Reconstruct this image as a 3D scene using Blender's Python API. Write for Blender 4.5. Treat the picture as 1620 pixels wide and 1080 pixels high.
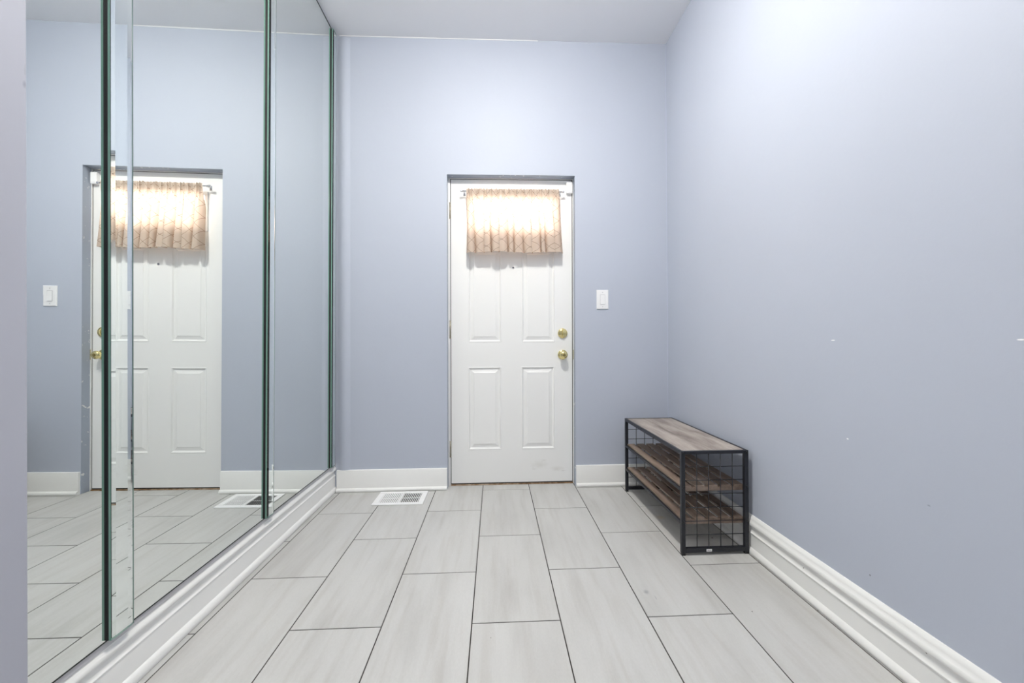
import bpy, bmesh, math, random
from mathutils import Vector, Matrix

random.seed(4)
S = bpy.context.scene
for o in list(bpy.data.objects):
    bpy.data.objects.remove(o)
COL = S.collection

# ------------------------------------------------------------------ camera
CAM_Z = 0.97119
cd = bpy.data.cameras.new('camera')
cam = bpy.data.objects.new('camera', cd)
COL.objects.link(cam)
S.camera = cam
cd.sensor_fit = 'HORIZONTAL'
cd.sensor_width = 36.0
cd.lens = 626.44 / 1620.0 * 36.0
cd.clip_start = 0.01
R_ = Vector((0.9990434111708395, -0.04317327658422581, -0.0069520346025329334))
U_ = Vector((0.006960809591577443, 5.292142081167624e-05, 0.9999757718710754))
F_ = Vector((0.04317186266496594, 0.9990675980074147, -0.00035339175451900944))
m = Matrix.Identity(4)
for i in range(3):
    m[i][0], m[i][1], m[i][2] = R_[i], U_[i], -F_[i]
m[2][3] = CAM_Z
cam.matrix_world = m

# ------------------------------------------------------------------ view, world
S.view_settings.view_transform = 'Standard'
S.view_settings.look = 'None'
S.view_settings.exposure = 0.38
S.view_settings.gamma = 1.0
S.view_settings.use_curve_mapping = False
w = bpy.data.worlds.new('daylight')
S.world = w
w.use_nodes = True
bg = w.node_tree.nodes['Background']
bg.inputs[0].default_value = (0.93, 0.97, 1.0, 1)
bg.inputs[1].default_value = 16.0

LAMP_FRONT = 260.0       # emission of the ceiling lamp over the hall
FILL_BACK = 48.0        # emission of the unseen fill lamp added behind the camera
LAMP_COL = (1.0, 0.968, 0.90)

# ------------------------------------------------------------------ room numbers
D = 2.6314          # face of the back wall
H = 2.9736          # ceiling
XR = 1.168          # face of the right wall
YB = -1.9           # wall behind the camera
DY = D + 0.06       # face of the door slab
def mx(y, z):       # face of the mirrored left wall: it leans in a little
    return -1.0386 - 0.0059 * (y - 2.0) + 0.0085 * z
SHEAR = False

# ------------------------------------------------------------------ helpers
class MB:
    def __init__(s):
        s.bm = bmesh.new(); s.mi = 0
    def _set(s, faces, sm=False):
        for f in faces:
            f.material_index = s.mi; f.smooth = sm
    def box(s, x0, x1, y0, y1, z0, z1):
        v = [s.bm.verts.new(p) for p in ((x0,y0,z0),(x1,y0,z0),(x1,y1,z0),(x0,y1,z0),(x0,y0,z1),(x1,y0,z1),(x1,y1,z1),(x0,y1,z1))]
        fs = [s.bm.faces.new([v[i] for i in q]) for q in ((3,2,1,0),(4,5,6,7),(0,1,5,4),(1,2,6,5),(2,3,7,6),(3,0,4,7))]
        s._set(fs); return s
    def quad(s, *pts):
        f = s.bm.faces.new([s.bm.verts.new(p) for p in pts]); s._set([f]); return s
    def loft(s, rings, closed=True, caps=True, sm=False):
        vr = [[s.bm.verts.new(p) for p in r] for r in rings]
        n = len(rings[0]); fs = []
        for a, b in zip(vr, vr[1:]):
            for i in range(n if closed else n - 1):
                j = (i + 1) % n
                fs.append(s.bm.faces.new((a[i], a[j], b[j], b[i])))
        s._set(fs, sm)
        if caps and closed:
            c = [s.bm.faces.new(list(reversed(vr[0]))), s.bm.faces.new(vr[-1])]
            s._set(c)
        return s
    def cyl(s, a, b, r, n=12, r2=None):
        a, b = Vector(a), Vector(b); d = (b - a).normalized()
        t = Vector((0,0,1)) if abs(d.z) < .9 else Vector((1,0,0))
        u = d.cross(t).normalized(); v = d.cross(u)
        r2 = r if r2 is None else r2
        rings = [[p + (u * math.cos(2*math.pi*i/n) + v * math.sin(2*math.pi*i/n)) * q for i in range(n)] for p, q in ((a, r), (b, r2))]
        return s.loft(rings, sm=True)
    def lathe(s, c, axis, prof, n=32):     # prof: (distance along axis, radius)
        c, d = Vector(c), Vector(axis).normalized()
        t = Vector((0,0,1)) if abs(d.z) < .9 else Vector((1,0,0))
        u = d.cross(t).normalized(); v = d.cross(u)
        rings = [[c + d*h + (u*math.cos(2*math.pi*i/n) + v*math.sin(2*math.pi*i/n))*max(r, 1e-4) for i in range(n)] for h, r in prof]
        return s.loft(rings, sm=True)
    def build(s, name, mats, parent=None, bevel=0, seg=2, auto=False):
        bmesh.ops.recalc_face_normals(s.bm, faces=s.bm.faces)
        if SHEAR:
            for v in s.bm.verts: v.co.x += 0.0046 * (v.co.z - 1.0)
        me = bpy.data.meshes.new(name); s.bm.to_mesh(me); s.bm.free()
        for q in (mats if isinstance(mats, (list, tuple)) else [mats]): me.materials.append(q)
        o = bpy.data.objects.new(name, me); COL.objects.link(o)
        if parent is not None:
            o.parent = parent
            o.matrix_parent_inverse = Matrix.Translation(-parent.location)
        if bevel:
            b = o.modifiers.new('bevel', 'BEVEL'); b.width = bevel; b.segments = seg; b.limit_method = 'ANGLE'; b.angle_limit = math.radians(40)
        if auto:
            for f in me.polygons: f.use_smooth = True
            try: me.set_sharp_from_angle(angle=math.radians(35))
            except Exception: pass
        return o

def empty(name, loc):
    o = bpy.data.objects.new(name, None); o.location = loc; o.empty_display_size = .05
    COL.objects.link(o); return o
def tag(o, label=None, cat=None, group=None, kind=None):
    if label: o['label'] = label
    if cat: o['category'] = cat
    if group: o['group'] = group
    if kind: o['kind'] = kind
    return o
def struct(o): o['kind'] = 'structure'; return o

# ------------------------------------------------------------------ materials
def mat(name, col, rough=.5, metal=0.0, spec=.5):
    mt = bpy.data.materials.new(name); mt.use_nodes = True
    b = mt.node_tree.nodes['Principled BSDF']
    b.inputs['Base Color'].default_value = (*col, 1); b.inputs['Roughness'].default_value = rough
    b.inputs['Metallic'].default_value = metal; b.inputs['Specular IOR Level'].default_value = spec
    return mt
def nd(mt, t, **k):
    n = mt.node_tree.nodes.new(t)
    for a, v in k.items(): setattr(n, a, v)
    return n
def lk(mt, a, b): mt.node_tree.links.new(a, b)
def bsdf(mt): return mt.node_tree.nodes['Principled BSDF']
def ramp(mt, stops):
    r = nd(mt, 'ShaderNodeValToRGB'); e = r.color_ramp.elements
    while len(e) < len(stops): e.new(.5)
    for el, (p, c) in zip(e, stops): el.position = p; el.color = (*c, 1) if len(c) == 3 else c
    return r
def mix(mt, a, b, fac, mode='MIX'):
    x = nd(mt, 'ShaderNodeMix', data_type='RGBA', blend_type=mode)
    for sock, v in ((x.inputs[6], a), (x.inputs[7], b), (x.inputs[0], fac)):
        if hasattr(v, 'links'): lk(mt, v, sock)
        elif isinstance(v, tuple): sock.default_value = (*v, 1)
        else: sock.default_value = v
    return x.outputs[2]
def noise(mt, scale, detail=3, stretch=(1,1,1), rough=.5):
    tc = nd(mt, 'ShaderNodeTexCoord'); mp = nd(mt, 'ShaderNodeMapping'); mp.inputs['Scale'].default_value = stretch
    n = nd(mt, 'ShaderNodeTexNoise'); n.inputs['Scale'].default_value = scale; n.inputs['Detail'].default_value = detail; n.inputs['Roughness'].default_value = rough
    lk(mt, tc.outputs['Object'], mp.inputs['Vector']); lk(mt, mp.outputs[0], n.inputs['Vector'])
    return n
def bump(mt, height, strength, dist=.002):
    b = nd(mt, 'ShaderNodeBump'); b.inputs['Strength'].default_value = strength; b.inputs['Distance'].default_value = dist
    lk(mt, height, b.inputs['Height']); lk(mt, b.outputs[0], bsdf(mt).inputs['Normal'])
def spots(mt, base, items):
    """small marks with a place of their own: (centre, (rx,ry,rz), colour, softness)"""
    tc = nd(mt, 'ShaderNodeTexCoord'); out = base
    nz = nd(mt, 'ShaderNodeTexNoise'); nz.inputs['Scale'].default_value = 60; lk(mt, tc.outputs['Object'], nz.inputs['Vector'])
    for c, r, colr, soft in items:
        sub = nd(mt, 'ShaderNodeVectorMath', operation='SUBTRACT'); lk(mt, tc.outputs['Object'], sub.inputs[0]); sub.inputs[1].default_value = c
        dv = nd(mt, 'ShaderNodeVectorMath', operation='DIVIDE'); lk(mt, sub.outputs[0], dv.inputs[0]); dv.inputs[1].default_value = r
        ln = nd(mt, 'ShaderNodeVectorMath', operation='LENGTH'); lk(mt, dv.outputs[0], ln.inputs[0])
        ad = nd(mt, 'ShaderNodeMath', operation='MULTIPLY_ADD'); lk(mt, nz.outputs['Fac'], ad.inputs[0]); ad.inputs[1].default_value = .9; ad.inputs[2].default_value = -.45
        sm = nd(mt, 'ShaderNodeMath', operation='ADD'); lk(mt, ln.outputs['Value'], sm.inputs[0]); lk(mt, ad.outputs[0], sm.inputs[1])
        mr = nd(mt, 'ShaderNodeMapRange'); mr.inputs['From Min'].default_value = 1.0 - soft; mr.inputs['From Max'].default_value = 1.0
        mr.inputs['To Min'].default_value = 1 if soft < .9 else .55; mr.inputs['To Max'].default_value = 0
        lk(mt, sm.outputs[0], mr.inputs['Value'])
        out = mix(mt, out, colr, mr.outputs[0])
    return out

WALLC = (0.490, 0.529, 0.618)
def paint(name, col, marks=(), b=.25):
    mt = mat(name, col, .55, spec=.35)
    n = noise(mt, 1.6, 2); c = mix(mt, tuple(x*.97 for x in col), tuple(min(1, x*1.02) for x in col), n.outputs['Fac'])
    if marks: c = spots(mt, c, marks)
    lk(mt, c, bsdf(mt).inputs['Base Color'])
    n2 = noise(mt, 55, 3); bump(mt, n2.outputs['Fac'], b, .0012)
    return mt
M_wall = paint('blue_wall_paint', WALLC)
M_wallR = paint('blue_wall_paint_right', WALLC, [
    ((XR, 1.320, .967), (.03, .010, .0022), (.93,.93,.95), .3), ((XR, .829, .967), (.03, .009, .0022), (.93,.93,.95), .3),
    ((XR, 1.266, .640), (.03, .0045, .0025), (.93,.93,.95), .3),
    ((XR, 1.19, .232), (.03, .003, .003), (.25,.25,.3), .3), ((XR, 1.02, .52), (.03, .006, .003), (.33,.36,.44), .5)])
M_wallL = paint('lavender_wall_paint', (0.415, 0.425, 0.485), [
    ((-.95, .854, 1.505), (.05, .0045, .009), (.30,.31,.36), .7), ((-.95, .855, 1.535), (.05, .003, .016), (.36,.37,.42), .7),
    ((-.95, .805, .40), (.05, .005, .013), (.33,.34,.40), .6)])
M_ceil = paint('ceiling_paint', (0.885, 0.89, 0.915), b=.12)
M_white = mat('white_trim_paint', (.87, .872, .86), .38, spec=.5)
c_ = noise(M_white, 2.5, 3); lk(M_white, mix(M_white, (.85,.852,.835), (.885,.888,.88), c_.outputs['Fac']), bsdf(M_white).inputs['Base Color'])
c2_ = noise(M_white, 30, 3, (1,.3,1)); bump(M_white, c2_.outputs['Fac'], .2, .001)
M_baseR = mat('white_baseboard_paint', (.87, .872, .86), .38)
lk(M_baseR, spots(M_baseR, mix(M_baseR, (.85,.852,.835), (.885,.888,.88), noise(M_baseR, 2.5, 3).outputs['Fac']),
   [((1.155, 1.447, .108), (.02, .0028, .0028), (.06,.05,.05), .3), ((1.155, 1.215, .124), (.02, .0028, .0028), (.06,.05,.05), .3),
    ((1.155, 1.02, .122), (.02, .0028, .0028), (.06,.05,.05), .3), ((1.155, 2.0, .05), (.02, .004, .004), (.10,.09,.08), .3)]), bsdf(M_baseR).inputs['Base Color'])
bump(M_baseR, noise(M_baseR, 22, 4, (1,.4,1)).outputs['Fac'], .35, .0012)
M_door = mat('white_door_enamel', (.875, .878, .872), .34)
lk(M_door, spots(M_door, (.875,.878,.872), [
    ((.30, DY, .13), (.07, .05, .035), (.72,.71,.68), 1.0), ((.42, DY, .10), (.05, .05, .02), (.70,.69,.66), 1.0),
    ((.26, DY, .10), (.02, .05, .003), (.55,.53,.50), .9), ((.46, DY, .085), (.025, .05, .003), (.55,.53,.50), .9),
    ((.33, DY, .16), (.02, .05, .003), (.60,.58,.55), .9), ((.45, DY, .50), (.004, .05, .004), (.6,.57,.45), .9)]), bsdf(M_door).inputs['Base Color'])
M_frame = mat('white_frame_paint', (.80,.80,.80), .4)
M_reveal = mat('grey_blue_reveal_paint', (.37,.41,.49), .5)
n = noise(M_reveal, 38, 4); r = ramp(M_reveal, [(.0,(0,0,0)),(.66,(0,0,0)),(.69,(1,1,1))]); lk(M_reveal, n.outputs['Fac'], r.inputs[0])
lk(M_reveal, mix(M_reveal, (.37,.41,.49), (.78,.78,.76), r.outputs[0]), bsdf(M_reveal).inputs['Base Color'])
M_black = mat('black_seal_and_shade', (.012,.012,.013), .6)  # for seals, and for the shade in the door gaps and the duct
M_grout = mat('dark_grout', (.055,.05,.046), .9)
M_plastic = mat('white_plastic', (.88,.88,.89), .3)
M_chrome = mat('chrome', (.78,.78,.80), .15, 1.0)
M_hinge = mat('worn_hinge_metal', (.50,.46,.36), .4, .9)
lk(M_hinge, mix(M_hinge, (.60,.58,.52), (.28,.22,.12), noise(M_hinge, 60, 3).outputs['Fac']), bsdf(M_hinge).inputs['Base Color'])
M_brass = mat('polished_brass', (.86,.74,.36), .16, 1.0)
M_brassd = mat('brass_keyway', (.35,.27,.10), .35, 1.0)
M_iron = mat('black_powder_coated_steel', (.012,.0135,.020), .45)
M_bolt = mat('black_bolt', (.006,.006,.008), .35)
M_paper = mat('white_sticker', (.82,.82,.82), .6)
M_ink = mat('grey_print', (.25,.25,.26), .6)

# floor tile
M_tile = mat('light_grey_stone_look_tile', (.6,.6,.58), .42, spec=.45)
at = nd(M_tile, 'ShaderNodeAttribute', attribute_name='tile_rand')
tc = nd(M_tile, 'ShaderNodeTexCoord')
off = nd(M_tile, 'ShaderNodeVectorMath', operation='MULTIPLY'); lk(M_tile, at.outputs['Vector'], off.inputs[0]); off.inputs[1].default_value = (9, 13, 7)
ad = nd(M_tile, 'ShaderNodeVectorMath', operation='ADD'); lk(M_tile, tc.outputs['Object'], ad.inputs[0]); lk(M_tile, off.outputs[0], ad.inputs[1])
def streak(scale, st, det):
    mp = nd(M_tile, 'ShaderNodeMapping'); mp.inputs['Scale'].default_value = st; lk(M_tile, ad.outputs[0], mp.inputs['Vector'])
    n = nd(M_tile, 'ShaderNodeTexNoise'); n.inputs['Scale'].default_value = scale; n.inputs['Detail'].default_value = det; n.inputs['Distortion'].default_value = .25
    lk(M_tile, mp.outputs[0], n.inputs['Vector']); return n.outputs['Fac']
s1 = streak(6, (1.6, .32, 1), 4); s2 = streak(16, (2.2, .16, 1), 4); s3 = streak(240, (1, .4, 1), 2)
c = ramp(M_tile, [(.25,(.475,.472,.460)),(.5,(.555,.554,.541)),(.75,(.585,.585,.575))]); lk(M_tile, s1, c.inputs[0])
c2 = ramp(M_tile, [(.30,(.90,.885,.87)),(.52,(1,1,1)),(.8,(1.0,1.0,1.0))]); lk(M_tile, s2, c2.inputs[0])
o1 = mix(M_tile, c.outputs[0], c2.outputs[0], .75, 'MULTIPLY')
c3 = ramp(M_tile, [(.3,(.955,.955,.955)),(.7,(1,1,1))]); lk(M_tile, s3, c3.inputs[0])
o2 = mix(M_tile, o1, c3.outputs[0], 1.0, 'MULTIPLY')
sc = nd(M_tile, 'ShaderNodeMath', operation='MULTIPLY_ADD'); lk(M_tile, at.outputs['Fac'], sc.inputs[0]); sc.inputs[1].default_value = .05; sc.inputs[2].default_value = .965
vm = nd(M_tile, 'ShaderNodeVectorMath', operation='SCALE'); lk(M_tile, o2, vm.inputs[0]); lk(M_tile, sc.outputs[0], vm.inputs['Scale'])
o3 = spots(M_tile, vm.outputs[0], [((.902,2.137,0),(.035,.03,.02),(.50,.40,.24),1.0), ((.577,1.506,0),(.012,.02,.02),(.33,.33,.34),.8),
    ((.912,1.377,0),(.003,.003,.02),(.05,.05,.05),.3), ((.60,1.47,0),(.003,.014,.02),(.36,.36,.37),.8),
    ((-.02,1.30,0),(.002,.002,.02),(.15,.13,.12),.3), ((-.63,2.31,0),(.006,.006,.02),(.40,.38,.34),.8),
    ((1.06,1.90,0),(.005,.006,.02),(.12,.07,.06),.4)])
lk(M_tile, o3, bsdf(M_tile).inputs['Base Color'])
bump(M_tile, s3, .12, .0006)

# wood
def wood(name, a, b, cc, sx=1.0, seed=0):
    mt = mat(name, a, .55, spec=.3)
    tc = nd(mt, 'ShaderNodeTexCoord'); mp = nd(mt, 'ShaderNodeMapping'); mp.inputs['Scale'].default_value = (5*sx, 1.1, 5); mp.inputs['Location'].default_value = (seed, seed*2.3, 0)
    lk(mt, tc.outputs['Object'], mp.inputs['Vector'])
    n1 = nd(mt, 'ShaderNodeTexNoise'); n1.inputs['Scale'].default_value = 3; n1.inputs['Detail'].default_value = 5; n1.inputs['Distortion'].default_value = .6; lk(mt, mp.outputs[0], n1.inputs['Vector'])
    mp2 = nd(mt, 'ShaderNodeMapping'); mp2.inputs['Scale'].default_value = (60*sx, 3, 60); lk(mt, tc.outputs['Object'], mp2.inputs['Vector'])
    n2 = nd(mt, 'ShaderNodeTexNoise'); n2.inputs['Scale'].default_value = 4; n2.inputs['Detail'].default_value = 4; lk(mt, mp2.outputs[0], n2.inputs['Vector'])
    r = ramp(mt, [(.32, a), (.5, b), (.68, cc)]); lk(mt, n1.outputs['Fac'], r.inputs[0])
    r2 = ramp(mt, [(.35, (.80,.78,.76)), (.6, (1,1,1))]); lk(mt, n2.outputs['Fac'], r2.inputs[0])
    lk(mt, mix(mt, r.outputs[0], r2.outputs[0], .8, 'MULTIPLY'), bsdf(mt).inputs['Base Color'])
    bump(mt, n2.outputs['Fac'], .2, .0006)
    return mt
M_top = wood('greige_wood_laminate', (.215,.18,.16), (.36,.315,.285), (.45,.405,.37))
M_slat = wood('brown_wood_laminate', (.155,.115,.092), (.26,.195,.157), (.36,.28,.23), seed=3)
M_thr = wood('worn_oak_threshold', (.09,.05,.025), (.25,.145,.07), (.45,.36,.27), seed=5)

# mirrors and glass
M_mirror = mat('silvered_mirror', (.84,.868,.852), .0, 1.0)
M_silver = mat('strip_silvering', (.93,.955,.95), .0, 1.0)
M_gedge = mat('green_glass_edge', (.20,.37,.305), .10, spec=.8)
M_gback = mat('dark_mirror_rim', (.02,.025,.022), .7)
M_glass = bpy.data.materials.new('clear_strip_glass'); M_glass.use_nodes = True
nt = M_glass.node_tree; nt.nodes.remove(nt.nodes['Principled BSDF'])
g = nd(M_glass, 'ShaderNodeBsdfGlass'); g.inputs['IOR'].default_value = 1.5; g.inputs['Color'].default_value = (.975,.99,.985,1); g.inputs['Roughness'].default_value = 0
lk(M_glass, g.outputs[0], nt.nodes['Material Output'].inputs[0])
M_pane = bpy.data.materials.new('door_lite_glass'); M_pane.use_nodes = True
nt = M_pane.node_tree; nt.nodes.remove(nt.nodes['Principled BSDF'])
tr = nd(M_pane, 'ShaderNodeBsdfTransparent'); gl = nd(M_pane, 'ShaderNodeBsdfGlossy'); gl.inputs['Roughness'].default_value = .02
fr = nd(M_pane, 'ShaderNodeFresnel'); fr.inputs[0].default_value = 1.45; mxs = nd(M_pane, 'ShaderNodeMixShader')
lk(M_pane, fr.outputs[0], mxs.inputs[0]); lk(M_pane, tr.outputs[0], mxs.inputs[1]); lk(M_pane, gl.outputs[0], mxs.inputs[2]); lk(M_pane, mxs.outputs[0], nt.nodes['Material Output'].inputs[0])

# curtain cloth: thin beige weave with a diamond of fine brown lines
M_cloth = bpy.data.materials.new('beige_diamond_curtain'); M_cloth.use_nodes = True
nt = M_cloth.node_tree; nt.nodes.remove(nt.nodes['Principled BSDF'])
uv = nd(M_cloth, 'ShaderNodeUVMap'); sp = nd(M_cloth, 'ShaderNodeSeparateXYZ'); lk(M_cloth, uv.outputs[0], sp.inputs[0])
def mth(op, a, b=None, c=None):
    n = nd(M_cloth, 'ShaderNodeMath', operation=op)
    for i, v in enumerate((a, b, c)):
        if v is None: continue
        if hasattr(v, 'links'): lk(M_cloth, v, n.inputs[i])
        else: n.inputs[i].default_value = v
    return n.outputs[0]
def lines(sgn):
    q = mth('MULTIPLY_ADD', sp.outputs[1], sgn * 1.0, sp.outputs[0])
    q = mth('FRACT', mth('MULTIPLY_ADD', q, 1/.085, 100.0))
    return mth('LESS_THAN', mth('ABSOLUTE', mth('SUBTRACT', q, .5)), .013)
ln = mth('MAXIMUM', lines(1), lines(-1))
cc = mix(M_cloth, (.62,.53,.45), (.22,.14,.10), ln)
ct = mix(M_cloth, (.80,.56,.42), (.34,.17,.11), ln)
df = nd(M_cloth, 'ShaderNodeBsdfDiffuse'); lk(M_cloth, cc, df.inputs[0]); tl = nd(M_cloth, 'ShaderNodeBsdfTranslucent'); lk(M_cloth, ct, tl.inputs[0])
ms = nd(M_cloth, 'ShaderNodeMixShader'); thin = nd(M_cloth, 'ShaderNodeMapRange'); lk(M_cloth, sp.outputs[1], thin.inputs['Value'])   # the rod pocket and the hem are sewn double
thin.inputs['From Min'].default_value = .048; thin.inputs['From Max'].default_value = .052; thin.inputs['To Min'].default_value = .13; thin.inputs['To Max'].default_value = .28
lk(M_cloth, thin.outputs[0], ms.inputs[0])
lk(M_cloth, df.outputs[0], ms.inputs[1]); lk(M_cloth, tl.outputs[0], ms.inputs[2]); lk(M_cloth, ms.outputs[0], nt.nodes['Material Output'].inputs[0])

def emis(name, col, st):
    mt = bpy.data.materials.new(name); mt.use_nodes = True
    b = mt.node_tree.nodes['Principled BSDF']; b.inputs['Base Color'].default_value = (.9,.9,.9,1)
    b.inputs['Emission Color'].default_value = (*col, 1); b.inputs['Emission Strength'].default_value = st
    return mt

# ------------------------------------------------------------------ ceiling lamp over the hall, and an added fill lamp behind the camera
def ceiling_light(x, y, r, strength, label):
    t = tag(empty('ceiling_light', (x, y, H)), label, 'ceiling light', 'flush ceiling lights')
    MB().lathe((x, y, H), (0,0,-1), [(0, r*.6), (.0, r*.66), (.028, r*.66), (.032, r*.5)]).build('base', M_chrome, t)
    MB().lathe((x, y, H-.03), (0,0,-1), [(0, r*.9), (.006, r), (.018, r*.98), (.036, r*.84), (.048, r*.6), (.055, r*.3), (.057, .001)]).build('lamp_shade', emis('lit_glass_dome', LAMP_COL, strength), t)
ceiling_light(0.05, 1.32, .11, LAMP_FRONT, 'white glass dome ceiling light over the middle of the hall')
ceiling_light(0.05, -0.75, .16, FILL_BACK, 'added, unseen dome fill light behind the camera at the hall entrance')  # unseen lamp added to lift the ambient light

# ------------------------------------------------------------------ floor
T, L = .3078, .6126; X0, Y0 = -.0861, 2.5951
b = MB(); b.mi = 1
b.box(-1.20, XR+.15, YB-.1, D+.14, -.05, -.0012)
b.mi = 0
lay = b.bm.verts.layers.float_vector.new('tile_rand')
xmin, xmax, ymin, ymax = -1.13, XR, YB-.05, D+.053
gw = .0021
for c in range(-5, 5):
    base = Y0 if c % 2 == 0 else Y0 - L/2
    for k in range(-1, 9):
        ya, yb = base - k*L, base - (k-1)*L
        x_a, x_b = X0 + c*T, X0 + (c+1)*T
        x_a, x_b, ya, yb = max(x_a+gw, xmin), min(x_b-gw, xmax), max(ya+gw, ymin), min(yb-gw, ymax)
        if x_b - x_a < .004 or yb - ya < .004: continue
        n0 = len(b.bm.verts)
        e = .0006
        b.loft([[(x_a,ya,-.0015),(x_b,ya,-.0015),(x_b,yb,-.0015),(x_a,yb,-.0015)],[(x_a,ya,-e),(x_b,ya,-e),(x_b,yb,-e),(x_a,yb,-e)],
                [(x_a+e,ya+e,0),(x_b-e,ya+e,0),(x_b-e,yb-e,0),(x_a+e,yb-e,0)]])
        rv = Vector((random.random(), random.random(), random.random()))
        b.bm.verts.ensure_lookup_table()
        for v in b.bm.verts[n0:]: v[lay] = rv
struct(b.build('floor', [M_tile, M_grout]))

# ------------------------------------------------------------------ walls, ceiling
struct(MB().box(-1.25, XR+.15, YB-.12, D+.14, H, H+.12).build('ceiling', M_ceil))
struct(MB().box(XR, XR+.12, YB-.1, D+.14, -.05, H).build('wall_right', M_wallR))
struct(MB().box(-1.2, XR, YB-.12, YB, -.05, H).build('wall_front', M_wall))
b = MB()   # left wall behind the mirrors, leaning with them
def wl(y, z, o): return (mx(y, z) + o, y, z)
b.loft([[wl(y, -.05, -.0125), wl(y, H, -.0125), wl(y, H, -.11), wl(y, -.05, -.11)] for y in (.72, D)])
struct(b.build('wall_left', M_wall))
b = MB()   # nearer stretch of the left wall, standing proud of the mirrors
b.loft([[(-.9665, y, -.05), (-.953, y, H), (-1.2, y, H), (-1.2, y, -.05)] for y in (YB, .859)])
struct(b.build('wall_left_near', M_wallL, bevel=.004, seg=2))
# back wall with the door opening (edges lean a little like the door)
OL, OR, OT = -.315, .5385, 2.078
def ox(x, z): return x + .0046*(z-1.0)
b = MB()
def pillar(xa, xb, za, zb, la, lb):
    f = lambda x, z, s: ox(x, z) if s else x
    b.loft([[(f(xa,za,la), y, za), (f(xb,za,lb), y, za), (f(xb,zb,lb), y, zb), (f(xa,zb,la), y, zb)] for y in (D, D+.14)])
pillar(-1.25, OL, -.05, OT, 0, 1); pillar(OR, XR, -.05, OT, 1, 0)
pillar(-1.25, XR, OT, H, 0, 0)
struct(b.build('wall_back', M_wall))
# vertical patch bulging by the mirror corner
b = MB(); pts = []
for i in range(15):
    u = i/14; x = -1.022 + .085*u
    pts.append((x, D + .0006 - .0105*max(0.0, math.sin(math.pi*u)) ** 1.3))
b.loft([[(x + .010*(z-1.5)/1.5, y, z) for x, y in pts] + [(pts[-1][0]+.010*(z-1.5)/1.5, D+.005, z), (pts[0][0]+.010*(z-1.5)/1.5, D+.005, z)] for z in (.139, H-.015)])
struct(b.build('trim_1', M_wall, auto=True))
# caulk line between back wall and ceiling, and down the right corner
struct(MB().box(-1.0, .3, D-.003, D+.002, H-.004, H+.001).build('trim_2', M_plastic))
struct(MB().box(XR-.0025, XR+.001, D-.0025, D+.001, .17, H-.002).build('trim_3', paint('corner_caulk', (.56,.60,.72))))

# ------------------------------------------------------------------ baseboards
def rnd(pts): return pts
PR = [(0,0),(.018,0),(.0205,.004),(.021,.012),(.019,.020),(.015,.0265),(.011,.030),(.0105,.088),(.0135,.0915),(.0140,.096),(.0115,.0995),(.0095,.1025),
      (.009,.120),(.0105,.124),(.0155,.127),(.0185,.133),(.0185,.140),(.0160,.147),(.0125,.151),(.0115,.158),(.0085,.166),(.0035,.1725),(0,.173)]
b = MB(); b.loft([[(XR - o, y, z) for o, z in PR] for y in (YB, D)])
struct(b.build('baseboard_right', M_baseR, auto=True))
PL = [(-.02,0),(.003,0),(.0055,.004),(.006,.014),(.004,.023),(.0,.0295),(-.005,.033),(-.0055,.099),(-.003,.1015),(-.0025,.105),(-.005,.108),(-.0068,.111),
      (-.0085,.129),(-.008,.132),(-.001,.1365),(.0035,.1425),(.0040,.149),(.0015,.1545),(-.003,.159),(-.0045,.164),(-.0060,.169),(-.02,.1695)]
b = MB(); b.loft([[(mx(y, 0) + o, y, z) for o, z in PL] for y in (.859, D-.001)])
struct(b.build('baseboard_left', M_white, auto=True))
b = MB()   # narrow painted ledge between the baseboard and the mirrors
b.loft([[(mx(y, 0) + o, y, z) for o, z in ((-.018,.166),(-.0018,.166),(-.0018,.1850),(-.018,.1850))] for y in (.859, D-.001)])
struct(b.build('trim_7', paint('grey_ledge_paint', (.53, .53, .555))))
PB = [(0,0),(.024,0),(.027,.004),(.0275,.010),(.0255,.017),(.020,.0215),(.0125,.023),(.012,.136),(.0105,.139),(.0,.140)]
def bbase(x0, x1):
    b = MB(); b.loft([[(x, D - o, z) for o, z in PB] for x in (x0, x1)])
    return struct(b.build('baseboard_back', M_white, auto=True))
bbase(-1.034, ox(OL, 0) - .001); bbase(ox(OR, 0) + .003, XR - .021)

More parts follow.
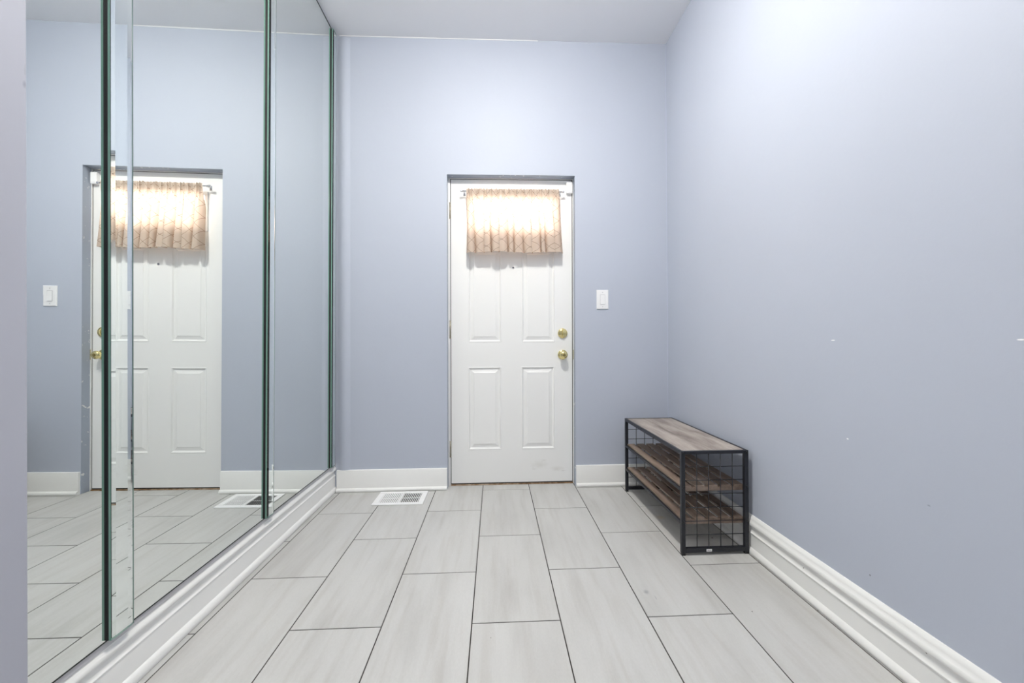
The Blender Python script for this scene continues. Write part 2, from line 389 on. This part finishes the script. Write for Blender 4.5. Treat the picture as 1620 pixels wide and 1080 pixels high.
# ------------------------------------------------------------------ mirrors
def lean(y, z, o, ty=0.0): return (mx(y, z) + o, y + ty*(z-1.5), z)
def mirror(ya, yb, label, ta=0, tb=0):
    b = MB()
    z0, z1 = .186, 2.950
    P = lambda y, z, o, t: lean(y, z, o, t)
    # front face = silvered plane, rim = dark glass edge
    b.mi = 0; b.quad(P(ya,z0,0,ta), P(yb,z0,0,tb), P(yb,z1,0,tb), P(ya,z1,0,ta))
    b.mi = 1
    f = [P(ya,z0,0,ta), P(yb,z0,0,tb), P(yb,z1,0,tb), P(ya,z1,0,ta)]; k = [P(ya,z0,-.011,ta), P(yb,z0,-.011,tb), P(yb,z1,-.011,tb), P(ya,z1,-.011,ta)]
    for i in range(4):
        j = (i+1) % 4; b.quad(f[i], k[i], k[j], f[j])
    b.quad(*reversed(k))
    bmesh.ops.remove_doubles(b.bm, verts=b.bm.verts, dist=1e-5)
    o = tag(b.build('wall_mirror', [M_mirror, M_gback]), label, 'mirror', 'tall mirror panels on the left wall')
    c = MB()
    c.loft([[P(y,z0-.001,-.005,t), P(y,z0-.001,.0008,t), P(y,z0+.0022,.0008,t), P(y,z0+.0022,-.005,t)] for y, t in ((ya,ta),(yb,tb))])
    c.build('bottom_edge', M_gback, o)
    c = MB()
    c.loft([[P(y,z1-.003,-.005,t), P(y,z1-.003,.0012,t), P(y,z1+.003,.0012,t), P(y,z1+.003,-.005,t)] for y, t in ((ya,ta),(yb,tb))])
    c.build('top_edge', M_gback, o)
    return o
T1, T2, T3 = -.0035, .0065, .005
mirror(.862, 1.118, 'tall wall mirror nearest the camera, showing the light switch reflected', 0, T1)
mirror(1.119, 1.846, 'wide tall wall mirror showing the reflected door and curtain', T1, T2)
mirror(1.847, 2.615, 'tall wall mirror next to the corner with the back wall', T2, .003)
def strip(y0, y1, t, label, thick=.0085, gap=.0055, bev=.0115, drop=.0024):
    z0, z1 = .187, 2.948
    b = MB()
    def ring(z):
        return [lean(y0,z,gap,t), lean(y0,z,gap+thick-drop,t), lean(y0+bev,z,gap+thick,t), lean(y1-bev,z,gap+thick,t), lean(y1,z,gap+thick-drop,t), lean(y1,z,gap,t)]
    A, Bv = ring(z0), ring(z1); n = 6
    va = [b.bm.verts.new(p) for p in A]; vb = [b.bm.verts.new(p) for p in Bv]
    mats = [1, 0, 0, 0, 1, 2]     # near edge, bevel, face, bevel, far edge, silvered back
    for i in range(n):
        j = (i+1) % n; f = b.bm.faces.new((va[i], va[j], vb[j], vb[i])); f.material_index = mats[i]
    f = b.bm.faces.new(list(reversed(va))); f.material_index = 1
    f = b.bm.faces.new(vb); f.material_index = 1
    o = tag(b.build('mirror_strip', [M_glass, M_gedge, M_silver]), label, 'mirror strip', 'narrow mirror strips on the left wall')
    c = MB(); c.loft([[lean(y0+.0004,z,.0002,t), lean(y0+.0004,z,gap-.0002,t), lean(y1-.003,z,gap-.0002,t), lean(y1-.003,z,.0002,t)] for z in (z0, z1)])
    c.build('mounting_pad', M_black, o)
    return o
strip(1.088, 1.155, T1, 'narrow green-edged mirror strip nearest the left edge of the photo')
strip(1.823, 1.882, T2, 'narrow green-edged mirror strip standing between the two wide mirror panels')
strip(2.532, 2.590, T3, 'narrow green-edged mirror strip in the far corner beside the back wall')

# ------------------------------------------------------------------ door
SHEAR = True
SL, SR, SZ0, SZ1 = -.2945, .5275, .0145, 2.068
ths = .045
LX0, LX1, LZ0, LZ1 = -.168, .410, 1.708, 1.930
door = MB()
# slab front is a grid of cells with the lite cut out and four embossed panels let in
pan = [(-.179, .045, .966, 1.60), (.182, .4095, .964, 1.60), (-.181, .0435, .238, .799), (.180, .408, .237, .799)]
xs = sorted({SL, SR, LX0, LX1, *[p[0] for p in pan], *[p[1] for p in pan]})
zs = sorted({SZ0, SZ1, LZ0, LZ1, *[p[2] for p in pan], *[p[3] for p in pan]})
def inr(x, z, r): return r[0]-1e-6 < x < r[1]+1e-6 and r[2]-1e-6 < z < r[3]+1e-6
for i in range(len(xs)-1):
    for k in range(len(zs)-1):
        cx, cz = (xs[i]+xs[i+1])/2, (zs[k]+zs[k+1])/2
        if inr(cx, cz, (LX0, LX1, LZ0, LZ1)) or any(inr(cx, cz, p) for p in pan): continue
        door.quad((xs[i],DY,zs[k]), (xs[i+1],DY,zs[k]), (xs[i+1],DY,zs[k+1]), (xs[i],DY,zs[k+1]))
def nest(p, steps):
    prev = None
    for ins, dep in steps:
        r = [(p[0]+ins, DY+dep, p[2]+ins), (p[1]-ins, DY+dep, p[2]+ins), (p[1]-ins, DY+dep, p[3]-ins), (p[0]+ins, DY+dep, p[3]-ins)]
        if prev:
            for a in range(4): door.quad(prev[a], prev[(a+1)%4], r[(a+1)%4], r[a])
        prev = r
    door.quad(*prev)
for p in pan: nest(p, [(0,0),(.002,-.0015),(.006,-.0015),(.012,.007),(.017,.008),(.036,.0025),(.039,.0005),(.041,0.0)])
# rest of the slab
for q in (((SL,SZ0),(SR,SZ0)), ((SR,SZ0),(SR,SZ1)), ((SR,SZ1),(SL,SZ1)), ((SL,SZ1),(SL,SZ0)),
          ((LX0,LZ0),(LX1,LZ0)), ((LX1,LZ0),(LX1,LZ1)), ((LX1,LZ1),(LX0,LZ1)), ((LX0,LZ1),(LX0,LZ0))):
    (xa, za), (xb, zb) = q
    door.quad((xa,DY,za),(xb,DY,zb),(xb,DY+ths,zb),(xa,DY+ths,za))
for (xa, xb, za, zb) in ((SL,LX0,SZ0,SZ1),(LX1,SR,SZ0,SZ1),(LX0,LX1,SZ0,LZ0),(LX0,LX1,LZ1,SZ1)):
    door.quad((xa,DY+ths,za),(xb,DY+ths,za),(xb,DY+ths,zb),(xa,DY+ths,zb))
bmesh.ops.remove_doubles(door.bm, verts=door.bm.verts, dist=1e-5)
door = struct(door.build('door_1', M_door))
# lite frame, muntin-free pane
b = MB(); w_ = .018
for r in ((LX0-w_,LX1+w_,LZ1-.004,LZ1+w_),(LX0-w_,LX1+w_,LZ0-w_,LZ0+.004),(LX0-w_,LX0+.004,LZ0+.004,LZ1-.004),(LX1-.004,LX1+w_,LZ0+.004,LZ1-.004)):
    b.box(r[0], r[1], DY-.006, DY+.004, r[2], r[3])
b.build('lite_frame', M_plastic, door, bevel=.002)
MB().box(LX0-.001, LX1+.001, DY+.018, DY+.024, LZ0-.001, LZ1+.001).build('window_pane', M_pane, door)
# knob with rosette
kx, kz = .4625, .878
def brass_knob():
    b = MB(); b.lathe((kx, DY, kz), (0,-1,0), [(-.002,.031),(.003,.0335),(.006,.032),(.009,.026),(.010,.014),(.020,.0125),(.028,.016),(.036,.0235),(.044,.0265),(.052,.0260),(.058,.0215),(.061,.014),(.0612,.0)], 40)
    k = b.build('door_knob', M_brass, door)
    MB().lathe((kx, DY-.0610, kz), (0,-1,0), [(0,.010),(.0015,.010),(.002,.008),(.0010,.0)], 24).build('turn_button', M_brassd, k)
    MB().box(kx-.0012, kx+.0012, DY-.0645, DY-.061, kz-.006, kz+.006).build('thumb_tab', M_brass, k)
brass_knob()
dz = 1.024
b = MB(); b.lathe((kx, DY, dz), (0,-1,0), [(-.002,.032),(.003,.0335),(.008,.0325),(.011,.029),(.0115,.010),(.012,.0)], 40)
db = b.build('deadbolt', M_brass, door)
b = MB(); rg = []
for i in range(9):
    a = -1 + 2*i/8; hh = .0235*a; wd = .0065*math.sqrt(max(.02, 1-a*a*.9)); dp = .022*math.sqrt(max(.03, 1-a*a*.97))
    rg.append([(kx-wd, DY-.0105, dz+hh), (kx+wd, DY-.0105, dz+hh), (kx+wd*.6, DY-.0105-dp, dz+hh), (kx-wd*.6, DY-.0105-dp, dz+hh)])
b.loft(rg); b.build('thumb_turn', M_brass, db, bevel=.0015, auto=True)
for s in (-1, 1): MB().lathe((kx+s*.015, DY-.0112, dz), (0,-1,0), [(0,.0028),(.001,.0028),(.0012,.0)], 12).build('screw', M_brassd, db)
b = MB(); b.lathe((.1255, DY, 1.471), (0,-1,0), [(-.002,.0085),(.002,.0085),(.003,.007),(.003,.0045),(.001,.004),(.001,.0)], 24)
pk = b.build('peephole', M_chrome, door)
MB().lathe((.1255, DY-.0012, 1.471), (0,-1,0), [(0,.0038),(.0012,.003),(.0016,0)], 16).build('lens', M_bolt, pk)
for za, zb in ((1.802,1.909),(.995,1.112),(.196,.298)):
    hg = MB().cyl((SL-.006, DY-.004, za), (SL-.006, DY-.004, zb), .0052, 12)
    hg.box(SL-.018, SL-.006, DY-.0012, DY+.0008, za, zb)
    h = hg.build('hinge', M_hinge, door)
    for z in (za, zb): MB().lathe((SL-.006, DY-.004, z-.002), (0,0,1), [(0,.0035),(0,.0062),(.004,.0062),(.004,.0035)], 12).build('pin_cap', M_hinge, h)

# frame around the slab, stops, dark gap filler, soffit skin and threshold
fr = MB()
FY0, FY1 = D+.054, D+.139
fr.box(OL+.0005, SL-.0045, FY0, FY1, .0, OT-.001)
fr.box(SR+.0045, OR-.0005, FY0, FY1, .0, OT-.001)
fr.box(SL-.0045, SR+.0045, FY0, FY1, SZ1+.0045, OT-.0005)
fr = struct(fr.build('trim_4', M_frame))
fr['label'] = 'white painted door frame'
st = MB()
st.box(SL-.0046, SL+.012, DY+ths+.002, FY1-.005, .02, SZ1+.004); st.box(SR-.012, SR+.0046, DY+ths+.002, FY1-.005, .02, SZ1+.004)
st.box(SL+.012, SR-.012, DY+ths+.002, FY1-.005, SZ1-.012, SZ1+.004)
st.box(SL-.0046, SL-.0004, DY+.003, DY+ths+.002, .01, SZ1+.004); st.box(SR+.0004, SR+.0046, DY+.003, DY+ths+.002, .01, SZ1+.004)  # black filler stands in for the shade in the gaps round the slab
st.box(SL-.0004, SR+.0004, DY+.003, DY+ths+.002, SZ1+.0004, SZ1+.004)
st.build('stop_and_gap_shade', M_black, fr)
MB().box(SR+.006, OR+.0003, FY0-.0015, FY0+.001, .846, .911).build('strike_plate', M_brass, fr, bevel=.0006)
# painted faces of the opening
rv = MB()
rv.box(OL, OL+.0012, D+.0008, FY0, .0, OT); rv.box(OR-.0012, OR, D+.0008, FY0, .0, OT); rv.box(OL+.0012, OR-.0012, D+.0008, FY0, OT-.0012, OT)
struct(rv.build('trim_5', M_reveal))
th = MB(); th.loft([[(x, D+.0535, 0), (x, D+.0535, .003), (x, D+.058, .0065), (x, D+.139, .0075), (x, D+.139, -.02), (x, D+.058, -.02)] for x in (SL-.0045, SR+.0045)])
th = struct(th.build('trim_6', M_thr))
th['label'] = 'worn wooden door threshold'
MB().box(SL, SR, DY+.0008, DY+.040, .0072, .0146).build('door_sweep', M_black, th)
SHEAR = False

# ------------------------------------------------------------------ curtain and its rod
RZ, RY = 1.974, DY - .042
rod = tag(empty('curtain_rod', (.124, RY, RZ)), 'thin chrome curtain rod across the top of the white door', 'curtain rod')
MB().cyl((-.212, RY, RZ), (.462, RY, RZ), .0042, 14).build('rod', M_chrome, rod)
for s, x in ((-1, -.212), (1, .462)):
    MB().lathe((x, RY, RZ), (s,0,0), [(-.006,.005),(0,.0075),(.006,.0085),(.010,.007),(.012,0)], 16).build('finial', M_chrome, rod)
    xb = x - s*.014
    b = MB(); b.box(xb-.002, xb+.002, RY, DY-.001, RZ-.006, RZ+.006); b.box(xb-.008, xb+.008, DY-.0035, DY-.0002, RZ-.016, RZ+.016)
    b.build('bracket', M_chrome, rod, bevel=.001)
NU, NV = 520, 70
bm = bmesh.new(); uvl = bm.loops.layers.uv.new('UVMap')
rg_ = random.Random(11)
# irregular pleats: (centre, width, depth); dark valleys between broad bulges
nf = 13; cent = []
x = 0.0
for i in range(nf): 
    cent.append(x + rg_.uniform(-.02, .02)); x += 1/(nf-1)
amp = [rg_.uniform(.7, 1.25) for _ in range(nf)]
def fold(u):       # 0..1, broad bulges with sharp valleys
    j = max(0, min(nf-2, sum(1 for c in cent[1:-1] if u >= c)))
    t = (u - cent[j]) / (cent[j+1] - cent[j]); t = max(0, min(1, t))
    return (math.sin(math.pi*t) ** .55) * (amp[j]*(1-t) + amp[j+1]*t), math.sin(2*math.pi*t) * (skw[j] if t < .5 else skw[j+1])
skw = [.25, .2, 1.0, .3, 1.25, .2, .3, .15, 1.2, .3, .3, 1.1, .3]
ph = [rg_.uniform(0, 6.28) for _ in range(6)]
def gather(u): return math.sin(u*236+ph[0]) * .5 + math.sin(u*151+ph[1]+2*math.sin(u*9)) * .5
def cpt(u, v, side):      # v: 0 top of ruffle .. 1 hem
    z_top, z_hem = RZ + .013, 1.560
    xt = -.184 + .622*u; xb = -.182 + .648*u
    z = z_top + (z_hem - z_top) * v
    e = v ** .8
    x = xt*(1-e) + xb*e
    f, sk = fold(u); g = gather(u)
    k = max(0, min(1, (v-.06)/.35)); k = k*k*(3-2*k)
    gd = (1-k)
    y = RY - .011 - .0085*g*gd - k*(.004 + .046*f*(.40+.60*v)) + k*.014 + .028*k*(math.exp(-u/.022) + math.exp(-(1-u)/.022))
    # bulge round the rod in the pocket
    y -= .004 * math.exp(-((v-.03)/.022)**2)
    y -= .0015*math.sin(u*90+v*5+ph[2])*k
    x += -.0150*sk*k*(.4+.6*v) + .0035*math.sin(v*5+u*40+ph[3])*k*.6 + .0015*math.cos(u*236+ph[0])*gd
    z += .0018*math.sin(u*190+ph[4])*(1 if v < .02 else 0) + .005*math.sin(u*11+ph[5])*v*.6 + .003*(1-f)*v
    return (x, y, z)
vg = [[bm.verts.new(cpt(i/NU, j/NV, 0)) for i in range(NU+1)] for j in range(NV+1)]
for j in range(NV):
    for i in range(NU):
        f = bm.faces.new((vg[j][i], vg[j+1][i], vg[j+1][i+1], vg[j][i+1])); f.smooth = True
        for lp, (a, c) in zip(f.loops, ((i,j),(i,j+1),(i+1,j+1),(i+1,j))): lp[uvl].uv = (a/NU*.80, c/NV*.42)
me = bpy.data.meshes.new('curtain'); bm.to_mesh(me); bm.free(); me.materials.append(M_cloth)
cur = bpy.data.objects.new('curtain', me); COL.objects.link(cur)
tag(cur, 'short beige curtain with diamond line pattern glowing over the door window', 'curtain')

# ------------------------------------------------------------------ door sensor
sn = tag(empty('door_sensor', (.513, DY, 2.012)), 'small white plastic alarm sensor at the top right corner of the door', 'sensor')
MB().box(.494, .5325, DY-.024, DY-.0003, 1.975, 2.050).build('housing', M_plastic, sn, bevel=.004, seg=3)
MB().box(.4945, .532, DY-.0245, DY-.023, 1.984, 1.9845).build('seam', M_ink, sn)
cb = MB(); cb.cyl((.537, FY0-.0035, .05), (.5465, FY0-.0035, 1.99), .0028, 8)
cb.cyl((.5465, FY0-.0035, 1.99), (.533, DY-.010, 1.998), .0028, 8); cb.build('cable', M_plastic, sn)

# ------------------------------------------------------------------ light switch
sw = tag(empty('light_switch', (.7235, D, 1.247)), 'white rocker light switch on the blue wall right of the door', 'light switch')
sx, sz = .7235, 1.247
b = MB(); b.loft([[(sx+a*hx, y, sz+c*hz) for a, c in ((-1,-1),(1,-1),(1,1),(-1,1))] for y, hx, hz in ((D-.0001,.0405,.0645),(D-.003,.0405,.0645),(D-.0062,.0375,.0615))])
b.build('cover_plate', M_plastic, sw)
b = MB(); b.box(sx-.0165, sx+.0165, D-.0068, D-.006, sz-.0335, sz+.0335); b.build('rocker_well', mat('switch_well', (.45,.45,.47), .5), sw)
b = MB(); b.loft([[(x, D-.0064, sz-.032), (x, D-.0100, sz-.032), (x, D-.0078, sz), (x, D-.0072, sz+.032), (x, D-.0064, sz+.032)] for x in (sx-.0152, sx+.0152)])
b.build('rocker', M_plastic, sw)
for s in (-1, 1): MB().lathe((sx, D-.0061, sz+s*.048), (0,-1,0), [(0,.003),(.001,.0028),(.0012,0)], 12).build('screw', mat('screw_head', (.6,.6,.62), .3, .6), sw)

# ------------------------------------------------------------------ floor register
vt = tag(empty('floor_register', (-.589, 2.487, 0)), 'white metal floor register vent by the back baseboard left of the door', 'floor vent')
vx0, vx1, vy0, vy1, vh = -.742, -.437, 2.385, 2.590, .007
fx, fy = .034, .030
b = MB()
for r in ((vx0,vx1,vy0,vy0+fy),(vx0,vx1,vy1-fy,vy1),(vx0,vx0+fx,vy0+fy,vy1-fy),(vx1-fx,vx1,vy0+fy,vy1-fy),(-.596,-.582,vy0+fy,vy1-fy)):
    b.box(r[0], r[1], r[2], r[3], .0002, vh)
b.build('frame', M_plastic, vt, bevel=.0025)
MB().box(vx0+fx, vx1-fx, vy0+fy, vy1-fy, .0002, .0008).build('duct_shade_sheet', M_black, vt)  # black sheet over the tiles stands in for the shade inside a duct
def bank(x0, x1, sgn):
    n = 10; pitch = (x1-x0)/n
    for i in range(n):
        xc = x0 + (i+.5)*pitch; b = MB()
        wv = pitch*(.26 if sgn > 0 else .25)
        za, zb = (vh-.0006, .0030) if sgn > 0 else (.0050, vh-.0006)
        b.loft([[(xc-wv, y, za), (xc+wv, y, zb), (xc+wv, y, zb-.0010), (xc-wv, y, za-.0010)] for y in (vy0+fy, vy1-fy)])
        b.build('louver', M_plastic, vt)
bank(vx0+fx, -.596, 1); bank(-.582, vx1-fx, -1)
for x0, x1 in ((vx0+fx, -.596), (-.582, vx1-fx)):
    MB().box(x0, x1, 2.4852, 2.4868, .0012, .0045).build('cross_bar', M_plastic, vt)

# ------------------------------------------------------------------ shoe rack
RX0, RX1, RYA, RYB, RH = .835, 1.146, 1.748, 2.528, .470
rack = tag(empty('shoe_rack', ((RX0+RX1)/2, (RYA+RYB)/2, 0)), 'black metal three tier shoe rack with wood top and slatted shelves against the right wall', 'shoe rack')
pw = .018
ft = .010
def bar(name, *a, mt=M_iron, par=rack, bev=.0015): return MB().box(*a).build(name, mt, par, bevel=bev)
for ya in (RYA, RYB-pw):
    for xa in (RX0, RX1-pw):
        lg = bar('leg', xa, xa+pw, ya, ya+pw, ft-.001, RH)
        MB().box(xa+.001, xa+pw-.001, ya+.001, ya+pw-.001, 0, ft-.001).build('foot', M_bolt, lg)
        if ya == RYA:
            for z in (RH-.009, .306, .153):
                MB().lathe((xa+pw/2, ya, z), (0,-1,0), [(-.001,.0052),(.002,.0050),(.0030,.0035),(.0032,0)], 14).build('bolt', M_bolt, lg)
    er = bar('end_rail', RX0+pw, RX1-pw, ya, ya+pw, .012, .032)
    bar('top_end_rail', RX0+pw, RX1-pw, ya, ya+pw*.8, RH-.014, RH)
    yc = ya + pw*.35 if ya == RYA else ya + pw*.65
    b = MB()
    for i in range(1, 5):
        xx = RX0+pw + (RX1-RX0-2*pw)*i/5; b.cyl((xx, yc, .030), (xx, yc, RH-.012), .0018, 8)
    for i in range(1, 7):
        zz = .4585 - .0615*i; b.cyl((RX0+pw-.001, yc+.0025, zz), (RX1-pw+.001, yc+.0025, zz), .0018, 8)
    b.build('wire_grid', M_iron, rack)
bar('top_side_rail', RX0, RX0+.012, RYA+pw, RYB-pw, RH-.018, RH)
bar('top_side_rail', RX1-.012, RX1, RYA+pw, RYB-pw, RH-.018, RH)
MB().box(RX0+.012, RX1-.012, RYA+pw*.8, RYB-pw*.8, RH-.012, RH-.0012).build('top_board', M_top, rack)
for zc in (.300, .150):
    bar('shelf_rail', RX0, RX0+.010, RYA+pw, RYB-pw, zc-.013, zc+.001)
    bar('shelf_rail', RX1-.010, RX1, RYA+pw, RYB-pw, zc-.013, zc+.001)
    xa, xb = RX0+.0105, RX1-.0105
    for yy in (RYA+pw+.001, RYA+.27, RYB-.29, RYB-pw-.031):
        MB().box(xa, xb, yy, yy+.028, zc-.0165, zc-.0005).build('shelf_batten', M_slat, rack)
    n, gp = 5, .0170; wsl = (xb-xa-gp*(n-1))/n
    for i in range(n):
        x0 = xa + i*(wsl+gp)
        MB().box(x0, x0+wsl, RYA+pw+.001, RYB-pw-.001, zc-.0003, zc+.0082).build('shelf_slat', M_slat, rack, bevel=.0008)
tg = MB().box(.948, .973, RYA-.0006, RYA+.0002, .0165, .0275).build('sticker', M_paper, rack)
MB().box(.952, .962, RYA-.0009, RYA-.0005, .0208, .0228).build('print', M_ink, tg)
MB().box(.964, .970, RYA-.0009, RYA-.0005, .0208, .0228).build('print', M_ink, tg)
